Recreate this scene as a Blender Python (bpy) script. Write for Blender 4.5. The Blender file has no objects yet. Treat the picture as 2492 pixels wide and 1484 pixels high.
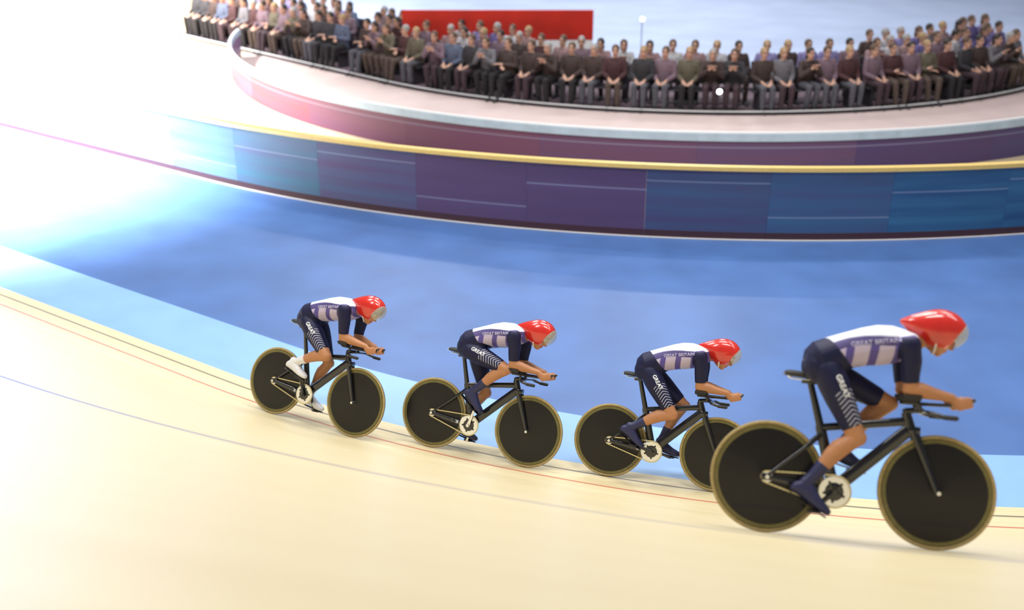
import bpy, bmesh, math, random
import numpy as np
from mathutils import Vector, Matrix
from mathutils.bvhtree import BVHTree
random.seed(7)
S = bpy.context.scene
COL = S.collection
PI = math.pi

# ------------------------------------------------------------------ camera
F_PX = 2672.0
cam_d = bpy.data.cameras.new('camera')
cam = bpy.data.objects.new('camera', cam_d)
COL.objects.link(cam)
cam.location = (0, 0, 5.4)
cam.rotation_euler = (math.radians(90 - 23), 0, 0)
cam_d.sensor_width = 36.0
cam_d.lens = 36.0 * F_PX / 2492.0
cam_d.clip_end = 300
cam_d.dof.use_dof = True
cam_d.dof.focus_distance = 9.9
cam_d.dof.aperture_fstop = 0.8
S.camera = cam

# ------------------------------------------------------------------ world, lights, exposure
W = bpy.data.worlds.new('arena_air'); S.world = W
W.use_nodes = True
W.node_tree.nodes['Background'].inputs[0].default_value = (0.80, 0.86, 1.0, 1)
W.node_tree.nodes['Background'].inputs[1].default_value = 0.22
S.view_settings.view_transform = 'Standard'
S.view_settings.look = 'None'
S.view_settings.exposure = 0.0
S.view_settings.gamma = 1.0
S.view_settings.use_curve_mapping = False


def aim(o, p):
    o.rotation_euler = (Vector(p) - o.location).to_track_quat('-Z', 'Y').to_euler()


def area(loc, target, sx, sy, power, col=(1, 1, 1)):
    l = bpy.data.lights.new('arena_light', 'AREA')
    l.shape = 'RECTANGLE'; l.size = sx; l.size_y = sy; l.energy = power * 0.86; l.color = col
    o = bpy.data.objects.new('arena_light', l); COL.objects.link(o)
    o.location = loc; aim(o, target)
    return o


# strips of arena floodlights above the track and the infield
for lx, ly, pw in ((-6, 13, 800), (1.5, 13.5, 1080), (8, 13, 480), (-6, 7, 620), (2.0, 7, 600), (8.5, 7, 330)):
    area((lx, ly, 13), (lx * 0.9, ly - 1.0, 0), 5.0, 0.7, pw, (1, 0.975, 0.93))
for lx, ly, pw in ((-5, 24, 1000), (3, 25, 780), (11, 25, 380), (-4, 37, 1700), (6, 40, 1900)):
    area((lx, ly, 14), (lx, ly, 0), 5.0, 0.8, pw, (0.95, 0.97, 1.0))


def spot(loc, target, power, ang, blend, size, col=(1, 1, 1)):
    l = bpy.data.lights.new('added_wash_spot', 'SPOT')
    l.energy = power; l.spot_size = math.radians(ang); l.spot_blend = blend
    l.shadow_soft_size = size; l.color = col
    o = bpy.data.objects.new('added_wash_spot', l); COL.objects.link(o)
    o.location = loc; aim(o, target)


# added spots that bleach the far left; no such lamps are known there
spot((-15, 15, 14), (-12.2, 19.2, 0), 285000, 61, 1.0, 0.8, (1, 0.985, 0.96))
spot((-17, 27, 14), (-15.5, 32, 0), 110000, 84, 1.0, 0.8, (1, 0.985, 0.96))

# ------------------------------------------------------------------ materials


def nodes(m):
    m.use_nodes = True
    return m.node_tree.nodes, m.node_tree.links


def mat(name, col, rough=0.5, metal=0.0, var=0.06, scale=30.0, coat=0.0, stretch=None, spec=0.5):
    """plain procedural material: a base colour broken up by noise"""
    m = bpy.data.materials.new(name)
    n, l = nodes(m)
    b = n['Principled BSDF']
    b.inputs['Roughness'].default_value = rough
    b.inputs['Metallic'].default_value = metal
    b.inputs['Coat Weight'].default_value = coat
    b.inputs['Coat Roughness'].default_value = 0.06
    b.inputs['Specular IOR Level'].default_value = spec
    tc = n.new('ShaderNodeTexCoord'); mp = n.new('ShaderNodeMapping')
    if stretch: mp.inputs['Scale'].default_value = stretch
    nz = n.new('ShaderNodeTexNoise'); nz.inputs['Scale'].default_value = scale
    rp = n.new('ShaderNodeValToRGB')
    lo = [max(0, c * (1 - var)) for c in col]; hi = [min(1, c * (1 + var)) for c in col]
    rp.color_ramp.elements[0].position = 0.3; rp.color_ramp.elements[1].position = 0.7
    rp.color_ramp.elements[0].color = (*lo, 1); rp.color_ramp.elements[1].color = (*hi, 1)
    l.new(tc.outputs['Object'], mp.inputs[0]); l.new(mp.outputs[0], nz.inputs[0])
    l.new(nz.outputs[0], rp.inputs[0]); l.new(rp.outputs[0], b.inputs['Base Color'])
    return m


class NT:
    """small helper for writing node arithmetic"""
    def __init__(s, m):
        s.n, s.l = nodes(m)
        s.b = s.n['Principled BSDF']

    def attr(s, name):
        a = s.n.new('ShaderNodeAttribute'); a.attribute_name = name
        return a.outputs['Fac']

    def math(s, op, a, b=None, c=None):
        x = s.n.new('ShaderNodeMath'); x.operation = op
        for i, v in enumerate((a, b, c)):
            if v is None: continue
            if isinstance(v, (int, float)): x.inputs[i].default_value = v
            else: s.l.new(v, x.inputs[i])
        return x.outputs[0]

    def step(s, v, edge, soft=0.01):
        x = s.n.new('ShaderNodeMapRange'); x.interpolation_type = 'SMOOTHSTEP'
        x.inputs[1].default_value = edge - soft; x.inputs[2].default_value = edge + soft
        s.l.new(v, x.inputs[0])
        return x.outputs[0]

    def mix(s, f, a, b):
        x = s.n.new('ShaderNodeMix'); x.data_type = 'RGBA'
        if isinstance(f, (int, float)): x.inputs[0].default_value = f
        else: s.l.new(f, x.inputs[0])
        for i, v in ((6, a), (7, b)):
            if isinstance(v, tuple): x.inputs[i].default_value = (*v, 1)
            else: s.l.new(v, x.inputs[i])
        return x.outputs[2]


M = {}
M['blue'] = mat('blue_floor_paint', (0.063, 0.142, 0.37), 0.46, var=0.12, scale=1.2)
M['azure'] = mat('light_blue_paint', (0.235, 0.43, 0.76), 0.4, var=0.05, scale=2)
M['cream_floor'] = mat('cream_floor', (0.62, 0.50, 0.33), 0.5, var=0.08, scale=1.5)
M['pink_floor'] = mat('pink_beige_floor', (0.60, 0.47, 0.44), 0.5, var=0.06, scale=1.0)
M['dark_carpet'] = mat('plum_carpet', (0.16, 0.11, 0.13), 0.9, var=0.2, scale=2)
M['pale_floor'] = mat('pale_blue_floor', (0.50, 0.58, 0.78), 0.5, var=0.08, scale=0.6)
M['gold'] = mat('gold_rail_paint', (0.72, 0.52, 0.17), 0.3, var=0.06)
M['pale_rail'] = mat('pale_blue_rail', (0.42, 0.55, 0.72), 0.3, var=0.08, scale=4)
M['maroon'] = mat('maroon_kickboard', (0.05, 0.018, 0.028), 0.5)
M['white'] = mat('white_paint', (0.82, 0.82, 0.82), 0.4, var=0.03)
M['dark_metal'] = mat('dark_metal', (0.04, 0.04, 0.045), 0.4, 0.6)
M['carbon'] = mat('gloss_black_carbon', (0.007, 0.007, 0.009), 0.22, var=0.08, scale=200, coat=0.6)
M['disc'] = mat('disc_wheel_carbon', (0.008, 0.007, 0.007), 0.34, var=0.08, scale=60, coat=0.12, spec=0.3)
M['rim'] = mat('olive_rim_band', (0.13, 0.11, 0.03), 0.35, var=0.15, scale=40)
M['gum'] = mat('gum_tyre', (0.36, 0.27, 0.11), 0.55, var=0.15, scale=60)
M['tread'] = mat('tyre_tread', (0.05, 0.042, 0.03), 0.7)
M['steel'] = mat('polished_steel', (0.75, 0.76, 0.78), 0.22, 1.0, var=0.05, scale=80)
M['chain'] = mat('brassy_chain', (0.62, 0.55, 0.34), 0.3, 1.0, var=0.15, scale=300)
M['rubber'] = mat('black_rubber', (0.02, 0.02, 0.022), 0.7)
M['decal'] = mat('silver_decal', (0.55, 0.58, 0.64), 0.35, var=0.06)
M['red'] = mat('red_helmet_shell', (0.60, 0.022, 0.012), 0.22, var=0.08, scale=12, coat=0.8)
M['navy_shoe'] = mat('navy_overshoe', (0.016, 0.018, 0.075), 0.5, var=0.15, scale=90)
M['white_shoe'] = mat('white_overshoe', (0.72, 0.72, 0.76), 0.5, var=0.05, scale=90)
M['letter'] = mat('white_lettering', (0.86, 0.86, 0.88), 0.5, var=0.03)
M['letter_dim'] = mat('pale_lilac_lettering', (0.45, 0.42, 0.62), 0.5, var=0.05)
M['eye'] = mat('eye_white', (0.8, 0.78, 0.75), 0.2, var=0.03)
M['iris'] = mat('eye_iris', (0.05, 0.04, 0.035), 0.15)
M['red_banner'] = mat('red_banner', (0.50, 0.016, 0.006), 0.5, var=0.15, scale=1.5)
M['strap'] = mat('white_strap', (0.75, 0.72, 0.74), 0.6)

# visor: thin tinted clear shield
m = bpy.data.materials.new('clear_tinted_visor'); t = NT(m)
t.b.inputs['Base Color'].default_value = (0.75, 0.72, 0.45, 1)
t.b.inputs['Roughness'].default_value = 0.08
t.b.inputs['Alpha'].default_value = 0.30
nz = t.n.new('ShaderNodeTexNoise'); nz.inputs['Scale'].default_value = 6
t.l.new(t.mix(nz.outputs[0], (0.80, 0.70, 0.34), (0.42, 0.60, 0.86)), t.b.inputs['Base Color'])
M['visor'] = m

# skin with lips and brows
def skin(name, col):
    m = bpy.data.materials.new(name); t = NT(m)
    nz = t.n.new('ShaderNodeTexNoise'); nz.inputs['Scale'].default_value = 18
    tc = t.n.new('ShaderNodeTexCoord'); t.l.new(tc.outputs['Object'], nz.inputs[0])
    c = t.mix(nz.outputs[0], tuple(x * 0.88 for x in col), tuple(min(1, x * 1.1) for x in col))
    c = t.mix(t.attr('lip'), c, (col[0] * 0.75, col[1] * 0.38, col[2] * 0.42))
    c = t.mix(t.attr('brow'), c, (0.10, 0.05, 0.03))
    t.l.new(c, t.b.inputs['Base Color'])
    t.b.inputs['Roughness'].default_value = 0.5
    t.b.inputs['Subsurface Weight'].default_value = 0.0
    return m
M['skin'] = skin('rider_skin', (0.45, 0.20, 0.09))
M['skin_pale'] = skin('crowd_skin', (0.50, 0.29, 0.21))

# the skinsuit: white back, violet side band, lilac flank, navy sleeves and shorts, chevron lines
m = bpy.data.materials.new('team_skinsuit'); t = NT(m)
ts, ta, sl, th, tt, tg = (t.attr(x) for x in ('ts', 'ta', 'sl', 'th', 'tt', 'tg'))
WHITE, BAND, LILAC, PATCH, NAVY = (0.74, 0.74, 0.83), (0.075, 0.06, 0.19), (0.50, 0.43, 0.60), (0.10, 0.075, 0.30), (0.007, 0.008, 0.042)
edge = t.math('ADD', t.math('MULTIPLY', t.math('SINE', t.math('MULTIPLY', ts, 6.0)), -0.05), 0.33)
c = t.mix(t.step(t.math('SUBTRACT', ta, edge), 0, 0.006), WHITE, BAND)
fl = t.math('SUBTRACT', ta, t.math('ADD', edge, 0.16))
pz = t.n.new('ShaderNodeTexCoord')
wv = t.n.new('ShaderNodeTexWave'); wv.inputs['Scale'].default_value = 2.3; wv.inputs['Distortion'].default_value = 1.5
t.l.new(pz.outputs['Object'], wv.inputs[0])
flank = t.mix(t.step(wv.outputs[0], 0.72, 0.08), LILAC, PATCH)
c = t.mix(t.step(fl, 0, 0.006), c, flank)
# navy from the waist down
c = t.mix(t.step(t.math('SUBTRACT', t.math('ADD', 0.13, t.math('MULTIPLY', ta, 0.24)), ts), 0, 0.008), c, NAVY)
c = t.mix(t.step(sl, 0.0, 0.002), c, NAVY)
# thighs
zz = t.math('SUBTRACT', 0.22, tg)            # tg: angular distance from the middle of the stripe panel
ph = t.math('FRACT', t.math('ADD', t.math('MULTIPLY', tt, 16.0), t.math('MULTIPLY', zz, 5.0)))
line = t.step(t.math('ABSOLUTE', t.math('SUBTRACT', ph, 0.5)), 0.36, 0.05)
inside = t.math('SUBTRACT', 1.0, t.step(tg, 0.225, 0.01))
inside = t.math('MULTIPLY', inside, t.math('MULTIPLY', t.step(tt, 0.34, 0.01), t.math('SUBTRACT', 1.0, t.step(tt, 0.93, 0.01))))
thc = t.mix(t.math('MULTIPLY', line, inside), NAVY, (0.42, 0.42, 0.50))
c = t.mix(t.step(th, 0.0, 0.002), c, thc)
t.l.new(c, t.b.inputs['Base Color'])
t.b.inputs['Roughness'].default_value = 0.55
t.b.inputs['Specular IOR Level'].default_value = 0.3
M['suit'] = m

# timber track with its painted lines; UV: u along the bend, v up the bank (metres)
m = bpy.data.materials.new('timber_track'); t = NT(m)
uv = t.n.new('ShaderNodeUVMap'); sx = t.n.new('ShaderNodeSeparateXYZ'); t.l.new(uv.outputs[0], sx.inputs[0])
u, v = sx.outputs[0], sx.outputs[1]
mp = t.n.new('ShaderNodeMapping'); mp.inputs['Scale'].default_value = (0.16, 9.0, 1); t.l.new(uv.outputs[0], mp.inputs[0])
nz = t.n.new('ShaderNodeTexNoise'); nz.inputs['Scale'].default_value = 1.0; nz.inputs['Detail'].default_value = 4
t.l.new(mp.outputs[0], nz.inputs[0])
c = t.mix(t.step(nz.outputs[0], 0.5, 0.28), (0.665, 0.555, 0.325), (0.735, 0.64, 0.405))
seam = t.math('SUBTRACT', 1.0, t.step(t.math('PINGPONG', v, 0.02), 0.0018, 0.0008))
c = t.mix(t.math('MULTIPLY', seam, 0.35), c, (0.45, 0.32, 0.16))
def paint(c, lo, hi, col, k=1.0):
    f = t.math('MULTIPLY', t.step(v, lo, 0.003), t.math('SUBTRACT', 1.0, t.step(v, hi, 0.003)))
    return t.mix(t.math('MULTIPLY', f, k), c, col)
LINES = {'black': (0.16, 0.19), 'red': (0.40, 0.43), 'blue': (3.94, 4.005)}
c = paint(c, *LINES['black'], (0.10, 0.085, 0.08), 0.8)
c = paint(c, *LINES['red'], (0.50, 0.08, 0.05), 0.8)
c = paint(c, *LINES['blue'], (0.085, 0.11, 0.29), 1.0)
t.l.new(c, t.b.inputs['Base Color'])
t.b.inputs['Roughness'].default_value = 0.42
M['timber'] = m


def board_mat(name, a, b, stripe):
    """lit-looking advertising panel: soft horizontal bands of two colours, one thin pale stripe"""
    m = bpy.data.materials.new(name); t = NT(m)
    tc = t.n.new('ShaderNodeTexCoord'); sp = t.n.new('ShaderNodeSeparateXYZ'); t.l.new(tc.outputs['Object'], sp.inputs[0])
    mp = t.n.new('ShaderNodeMapping'); mp.inputs['Scale'].default_value = (0.18, 0.18, 3.2); t.l.new(tc.outputs['Object'], mp.inputs[0])
    nz = t.n.new('ShaderNodeTexNoise'); nz.inputs['Scale'].default_value = 1.6; t.l.new(mp.outputs[0], nz.inputs[0])
    c = t.mix(t.step(nz.outputs[0], 0.5, 0.22), a, b)
    f = t.math('SUBTRACT', 1.0, t.step(t.math('ABSOLUTE', t.math('SUBTRACT', sp.outputs[2], stripe)), 0.010, 0.010))
    c = t.mix(t.math('MULTIPLY', f, 0.3), c, (0.45, 0.55, 0.75))
    t.l.new(c, t.b.inputs['Base Color']); t.b.inputs['Roughness'].default_value = 0.4
    return m


# ------------------------------------------------------------------ mesh helpers
class MB:
    def __init__(s): s.v = []; s.f = []; s.mi = []

    def add(s, vs, fs, mi=0):
        o = len(s.v); s.v += [tuple(p) for p in vs]; s.f += [tuple(i + o for i in f) for f in fs]; s.mi += [mi] * len(fs)

    def rings(s, R, cap=True, mi=0):
        n = len(R[0]); vs = [p for r in R for p in r]; fs = []
        for k in range(len(R) - 1):
            for i in range(n):
                j = (i + 1) % n
                fs.append((k * n + i, k * n + j, (k + 1) * n + j, (k + 1) * n + i))
        if cap:
            fs.append(tuple(range(n - 1, -1, -1)))
            b = (len(R) - 1) * n
            fs.append(tuple(b + i for i in range(n)))
        s.add(vs, fs, mi)

    def loft(s, secs, n=18, mi=0, power=2.0):
        """secs: (centre, half-vector A, half-vector B)"""
        R = []
        for c, A, B in secs:
            c, A, B = Vector(c), Vector(A), Vector(B); r = []
            for i in range(n):
                q = 2 * PI * i / n; ca, sa = math.cos(q), math.sin(q)
                ca = math.copysign(abs(ca) ** (2 / power), ca); sa = math.copysign(abs(sa) ** (2 / power), sa)
                r.append(c + A * ca + B * sa)
            R.append(r)
        s.rings(R, True, mi)

    def tube(s, pts, rad, up=(0, 0, 1), n=14, mi=0, ends=True):
        """rad: list of r or (ra, rb): ra along side, rb along 'up'"""
        P = [Vector(p) for p in pts]; up = Vector(up); secs = []
        rr = [(r, r) if isinstance(r, (int, float)) else r for r in rad]
        T = []
        for i in range(len(P)):
            a = P[max(i - 1, 0)]; b = P[min(i + 1, len(P) - 1)]; T.append((b - a).normalized())
        def fr(tn):
            sd = tn.cross(up)
            if sd.length < 1e-4: sd = tn.cross(Vector((1, 0, 0)))
            sd.normalize(); return sd, sd.cross(tn).normalized()
        if ends:
            sd, nn = fr(T[0]); ra, rb = rr[0]; e = min(ra, rb)
            for k in (0.12, 0.5, 0.85):
                q = math.sqrt(1 - (1 - k) ** 2); secs.append((P[0] - T[0] * e * (1 - k), sd * ra * q, nn * rb * q))
        for p, tn, (ra, rb) in zip(P, T, rr):
            sd, nn = fr(tn); secs.append((p, sd * ra, nn * rb))
        if ends:
            sd, nn = fr(T[-1]); ra, rb = rr[-1]; e = min(ra, rb)
            for k in (0.85, 0.5, 0.12):
                q = math.sqrt(1 - (1 - k) ** 2); secs.append((P[-1] + T[-1] * e * (1 - k), sd * ra * q, nn * rb * q))
        s.loft(secs, n, mi)

    def ball(s, c, r, n=14, mi=0, rot=None):
        r = (r, r, r) if isinstance(r, (int, float)) else r
        R = []
        for k in range(1, n // 2 + 3):
            q = PI * k / (n // 2 + 3); ring = []
            for i in range(n):
                a = 2 * PI * i / n
                p = Vector((r[0] * math.sin(q) * math.cos(a), r[1] * math.sin(q) * math.sin(a), -r[2] * math.cos(q)))
                if rot: p = rot @ p
                ring.append(Vector(c) + p)
            R.append(ring)
        s.rings(R, True, mi)

    def box(s, c, h, mi=0, rot=None, bev=0.0):
        R = []
        hx, hy, hz = h; e = bev or min(h) * 0.18
        def ring(z, k):
            x, y = hx - k, hy - k; q = []
            for sx_, sy_ in ((1, 1), (-1, 1), (-1, -1), (1, -1)):
                a = (sx_ * x, sy_ * (y - e)); b = (sx_ * (x - e), sy_ * y)
                q += [a, b] if sx_ * sy_ > 0 else [b, a]
            return [Vector(c) + ((rot @ Vector((px, py, z))) if rot else Vector((px, py, z))) for px, py in q]
        s.rings([ring(-hz, e), ring(-hz + e, 0), ring(hz - e, 0), ring(hz, e)], True, mi)

    def lathe_y(s, prof, c, n=64, mi=0):
        """closed profile of (r, y) about an axis along y through c"""
        k = len(prof); vs = []; fs = []
        for i in range(n):
            a = 2 * PI * i / n
            for r, y in prof: vs.append((c[0] + r * math.cos(a), c[1] + y, c[2] + r * math.sin(a)))
        for i in range(n):
            j = (i + 1) % n
            for q in range(k):
                w = (q + 1) % k
                fs.append((i * k + q, i * k + w, j * k + w, j * k + q))
        s.add(vs, fs, mi)

    def mesh(s, name):
        me = bpy.data.meshes.new(name); me.from_pydata(s.v, [], s.f)
        me.polygons.foreach_set('material_index', s.mi)
        bm = bmesh.new(); bm.from_mesh(me); bmesh.ops.recalc_face_normals(bm, faces=bm.faces); bm.to_mesh(me); bm.free()
        return me


def link(name, me, mats, parent=None, smooth=True, angle=None):
    for m in (mats if isinstance(mats, (list, tuple)) else [mats]): me.materials.append(m)
    o = bpy.data.objects.new(name, me); COL.objects.link(o)
    if parent: o.parent = parent
    if smooth:
        me.polygons.foreach_set('use_smooth', [True] * len(me.polygons))
        if angle: me.set_sharp_from_angle(angle=math.radians(angle))
    return o


def build(mb, name, mats, parent=None, smooth=True, angle=40):
    return link(name, mb.mesh(name), mats, parent, smooth, angle)


def remesh(mb, name, voxel, smooth=4, fac=0.5):
    """one continuous surface from overlapping closed forms"""
    me = mb.mesh('raw'); o = bpy.data.objects.new('raw', me); COL.objects.link(o)
    r = o.modifiers.new('r', 'REMESH'); r.mode = 'VOXEL'; r.voxel_size = voxel
    k = o.modifiers.new('s', 'SMOOTH'); k.iterations = smooth; k.factor = fac
    dg = bpy.context.evaluated_depsgraph_get(); dg.update()
    out = bpy.data.meshes.new_from_object(o.evaluated_get(dg)); out.name = name
    bpy.data.objects.remove(o); bpy.data.meshes.remove(me)
    out.materials.clear()
    return out


def tag(o, label, cat, group=None):
    o['label'] = label; o['category'] = cat
    if group: o['group'] = group
    return o


def empty(name, loc=(0, 0, 0)):
    o = bpy.data.objects.new(name, None); COL.objects.link(o); o.location = loc
    o.empty_display_size = 0.1
    return o


def setattr_f(me, name, arr):
    a = me.attributes.new(name, 'FLOAT', 'POINT'); a.data.foreach_set('value', np.asarray(arr, dtype=np.float32))


def coords(me):
    c = np.empty(len(me.vertices) * 3, dtype=np.float32); me.vertices.foreach_get('co', c); return c.reshape(-1, 3)


# ------------------------------------------------------------------ the bend: where everything stands
OC = Vector((5.3, 22.75)); RC = 14.6          # outer edge of the light blue band
RI = 13.70                                    # its inner edge
S_MAX = 8.3


def bank_z(s):
    if s <= 0: return 0.0
    T = 1.2; a, b = 0.10, 0.622
    if s < T:
        q = s / T
        return a * s + (b - a) * T * (q ** 3 - q ** 4 / 2)
    return a * T + (b - a) * T * 0.5 + b * (s - T)


SL = [0.0]
for i in range(1, 901): SL.append(SL[-1] + math.hypot(0.01, bank_z(i * .01) - bank_z((i - 1) * .01)))


def bank_v(s): return SL[min(900, max(0, int(round(s * 100))))]


def pol(c, r, phi, z=0.0):
    """phi: angle from straight towards the camera, positive to the right"""
    return Vector((c.x + r * math.sin(phi), c.y - r * math.cos(phi), z))


def path(c, r, phi, z=0.0, phi0=-9.0):
    """like pol, but left of phi0 the curve runs on straight along its tangent"""
    if phi >= phi0: return pol(c, r, phi, z)
    n = Vector((math.sin(phi0), -math.cos(phi0))); t = Vector((math.cos(phi0), math.sin(phi0)))
    q = c + n * r + t * ((phi - phi0) * 14.5)
    return Vector((q.x, q.y, z))


P0 = math.radians(-35)                        # where the bend runs out into the straight
H0 = math.radians(-36)                        # the same for the outer hoarding


def at_pixel(px, py):
    """point of the track or floor under a spot of the photograph"""
    th = math.radians(23); u = (px - 1246) / F_PX; v = (py - 742) / F_PX
    d = Vector((u, math.cos(th) - v * math.sin(th), -math.sin(th) - v * math.cos(th)))
    k = 2.0
    while k < 60:
        p = Vector((0, 0, 5.4)) + d * k
        s = (p.xy - OC).length - RC
        if p.z <= bank_z(s): return p, s
        k += 0.002


def annulus(name, c, r0, r1, p0, p1, z, mtl, n=160, k=1):
    mb = MB(); vs = []; fs = []
    for i in range(n + 1):
        p = p0 + (p1 - p0) * i / n
        for j in range(k + 1):
            vs.append(path(c, r0 + (r1 - r0) * j / k, p, z, P0))
    for i in range(n):
        for j in range(k):
            a = i * (k + 1) + j
            fs.append((a, a + 1, a + k + 2, a + k + 1))
    mb.add(vs, fs)
    me = mb.mesh(name)
    o = link(name, me, mtl, None, True); o['kind'] = 'structure'
    # a surface must face up
    if me.polygons[0].normal.z < 0: me.flip_normals()
    return o


# big blue apron
me = bpy.data.meshes.new('floor')
me.from_pydata([(-70, 4, -0.004), (80, 4, -0.004), (80, 95, -0.004), (-70, 95, -0.004)], [], [(0, 1, 2, 3)])
fl_ = link('floor', me, M['blue'], None, False); fl_['kind'] = 'structure'
annulus('light_blue_track_band', OC, RI, RC + 0.001, math.radians(-150), math.radians(80), 0.0, M['azure'], 220)

# timber bank
mb = MB(); NA, NS = 300, 62; p0, p1 = math.radians(-150), math.radians(80); vs = []; fs = []; uvs = []
for i in range(NA + 1):
    p = p0 + (p1 - p0) * i / NA
    for j in range(NS + 1):
        s = S_MAX * j / NS
        vs.append(path(OC, RC + s, p, bank_z(s), P0)); uvs.append(((p - p0) * RC, bank_v(s)))
for i in range(NA):
    for j in range(NS):
        a = i * (NS + 1) + j; fs.append((a, a + 1, a + NS + 2, a + NS + 1))
me = bpy.data.meshes.new('timber_track'); me.from_pydata(vs, [], fs)
ul = me.uv_layers.new(name='UVMap')
li = np.empty(len(me.loops), dtype=np.int32); me.loops.foreach_get('vertex_index', li)
ul.data.foreach_set('uv', np.asarray(uvs, dtype=np.float32)[li].ravel())
tr = link('timber_track', me, M['timber'], None, True); tr['kind'] = 'structure'
if me.polygons[0].normal.z < 0: me.flip_normals()

# ------------------------------------------------------------------ infield floors and hoardings
CA = Vector((4.4, 31.6)); RA = 16.45          # outer hoarding
CD = Vector((4.3, 30.2)); RD = 11.6           # inner hoarding
CE = Vector((4.9, 34.3)); RE = 11.35          # front edge of the seating carpet


def disc(name, c, r, z, mtl):
    mb = MB(); n = 200
    mb.add([pol(c, r, 2 * PI * i / n, z) for i in range(n)], [tuple(range(n))])
    me = mb.mesh(name); o = link(name, me, mtl, None, False); o['kind'] = 'structure'
    if me.polygons[0].normal.z < 0: me.flip_normals()
    return o


ring = [path(CA, RA - 0.03, math.radians(a * .5), 0.004, H0) for a in range(-160, 141)] + [Vector((40, 90, .004)), Vector((-60, 90, .004))]
me = bpy.data.meshes.new('infield_floor'); me.from_pydata(ring, [], [tuple(range(len(ring)))])
o = link('infield_floor', me, M['cream_floor'], None, False); o['kind'] = 'structure'
if me.polygons[0].normal.z < 0: me.flip_normals()
disc('pink_infield_floor', CD, RD - 0.03, 0.008, M['pink_floor'])
E0 = math.radians(-45)                        # the seating rows run out straight to the left
ring = [path(CE, RE, math.radians(a * .5), 0.014, E0) for a in range(-170, 121)] + [pol(CE, 6.5, math.radians(60), .014), pol(CE, 6.5, math.radians(20), .014), pol(CE, 6.5, math.radians(-20), .014), path(CE, 6.5, math.radians(-85), .014, E0)]
me = bpy.data.meshes.new('seating_carpet'); me.from_pydata(ring, [], [tuple(range(len(ring)))])
o = link('seating_carpet', me, M['dark_carpet'], None, False); o['kind'] = 'structure'
if me.polygons[0].normal.z < 0: me.flip_normals()
disc('centre_floor', Vector((CE.x, CE.y + 8)), 15.0, 0.018, M['pale_floor'])


def wall_arc(mb, c, r, pa, pb, z0, z1, th, mi=0, n=14, phi0=-9.0):
    R = []
    for i in range(n + 1):
        p = pa + (pb - pa) * i / n
        R.append([path(c, r - th / 2, p, z0, phi0), path(c, r + th / 2, p, z0, phi0), path(c, r + th / 2, p, z1, phi0), path(c, r - th / 2, p, z1, phi0)])
    mb.rings(R, True, mi)


def shift(me, loc):
    me.transform(Matrix.Translation(-Vector(loc)))


ordw = ['first', 'second', 'third', 'fourth', 'fifth', 'sixth', 'seventh', 'eighth', 'ninth', 'tenth', 'eleventh', 'twelfth',
        'thirteenth', 'fourteenth', 'fifteenth', 'sixteenth', 'seventeenth', 'eighteenth', 'nineteenth', 'twentieth',
        'twenty-first', 'twenty-second', 'twenty-third', 'twenty-fourth', 'twenty-fifth', 'twenty-sixth', 'twenty-seventh',
        'twenty-eighth', 'twenty-ninth', 'thirtieth', 'thirty-first', 'thirty-second', 'thirty-third', 'thirty-fourth',
        'thirty-fifth', 'thirty-sixth', 'thirty-seventh', 'thirty-eighth', 'thirty-ninth', 'fortieth'] + ['forty-' + w for w in 'first second third fourth fifth sixth seventh eighth ninth'.split()] + ['fiftieth'] + ['fifty-' + w for w in 'first second third fourth fifth sixth seventh eighth ninth'.split()]

LIT_PALE, LIT_MIST = (0.20, 0.28, 0.42), (0.22, 0.27, 0.39)  # leftmost boards: bleaching by light put into their colour, own blue unknown
TEAL, SLATE, VIOLET, PURPLE, INDIGO, AZ, DEEP = (0.05, 0.17, 0.26), (0.075, 0.11, 0.22), (0.095, 0.06, 0.16), (0.085, 0.05, 0.13), (0.06, 0.07, 0.19), (0.035, 0.15, 0.31), (0.018, 0.075, 0.21)
outer = [('light-washed blue', LIT_PALE, LIT_MIST), ('light-washed sky blue', LIT_MIST, LIT_PALE), ('light-washed misty blue', LIT_PALE, LIT_MIST), ('partly light-washed blue', LIT_MIST, SLATE), ('light-washed soft blue', (0.17, 0.25, 0.38), (0.14, 0.22, 0.34)), ('sea blue', (0.12, 0.21, 0.32), (0.07, 0.17, 0.28)), ('teal', TEAL, SLATE), ('slate blue', SLATE, VIOLET),
         ('violet', VIOLET, PURPLE), ('dark purple', PURPLE, VIOLET), ('indigo', (0.062, 0.060, 0.165), (0.048, 0.095, 0.21)), ('blue-violet', (0.04, 0.12, 0.26), (0.05, 0.08, 0.20)), ('blue', AZ, DEEP), ('deep blue', DEEP, AZ)]
pa, pb = -70, 16
step = (pb - pa) / len(outer)
for i, (nm, a, b) in enumerate(outer):
    q0 = math.radians(pa + step * i); q1 = math.radians(pa + step * (i + 1) - 0.008)
    base = path(CA, RA, (q0 + q1) / 2, 0, H0)
    root = empty('advertising_hoarding', base)
    tag(root, f'{nm} outer hoarding section with gold top rail, {ordw[i]} from left', 'hoarding', 'outer hoarding sections round the infield')
    for nme, z0, z1, th, mt in (('panel', 0.115, 1.04, 0.06, board_mat('panel_' + nm.replace(' ', '_'), a, b, (0.72, 0.86, 0.35)[i % 3])),
                                ('kickboard', 0.0, 0.115, 0.075, M['maroon']), ('top_rail', 1.04, 1.10, 0.13, M['gold'])):
        mb = MB(); wall_arc(mb, CA, RA, q0, q1, z0, z1, th, phi0=H0); me = mb.mesh(nme); shift(me, base)
        link(nme, me, mt, root, True, 40)
    mb = MB(); wall_arc(mb, CA, RA + 0.045, q0, q1, 0.0, 0.014, 0.02, phi0=H0); me = mb.mesh('base_strip'); shift(me, base)
    link('base_strip', me, M['white'], root, True, 40)

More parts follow.
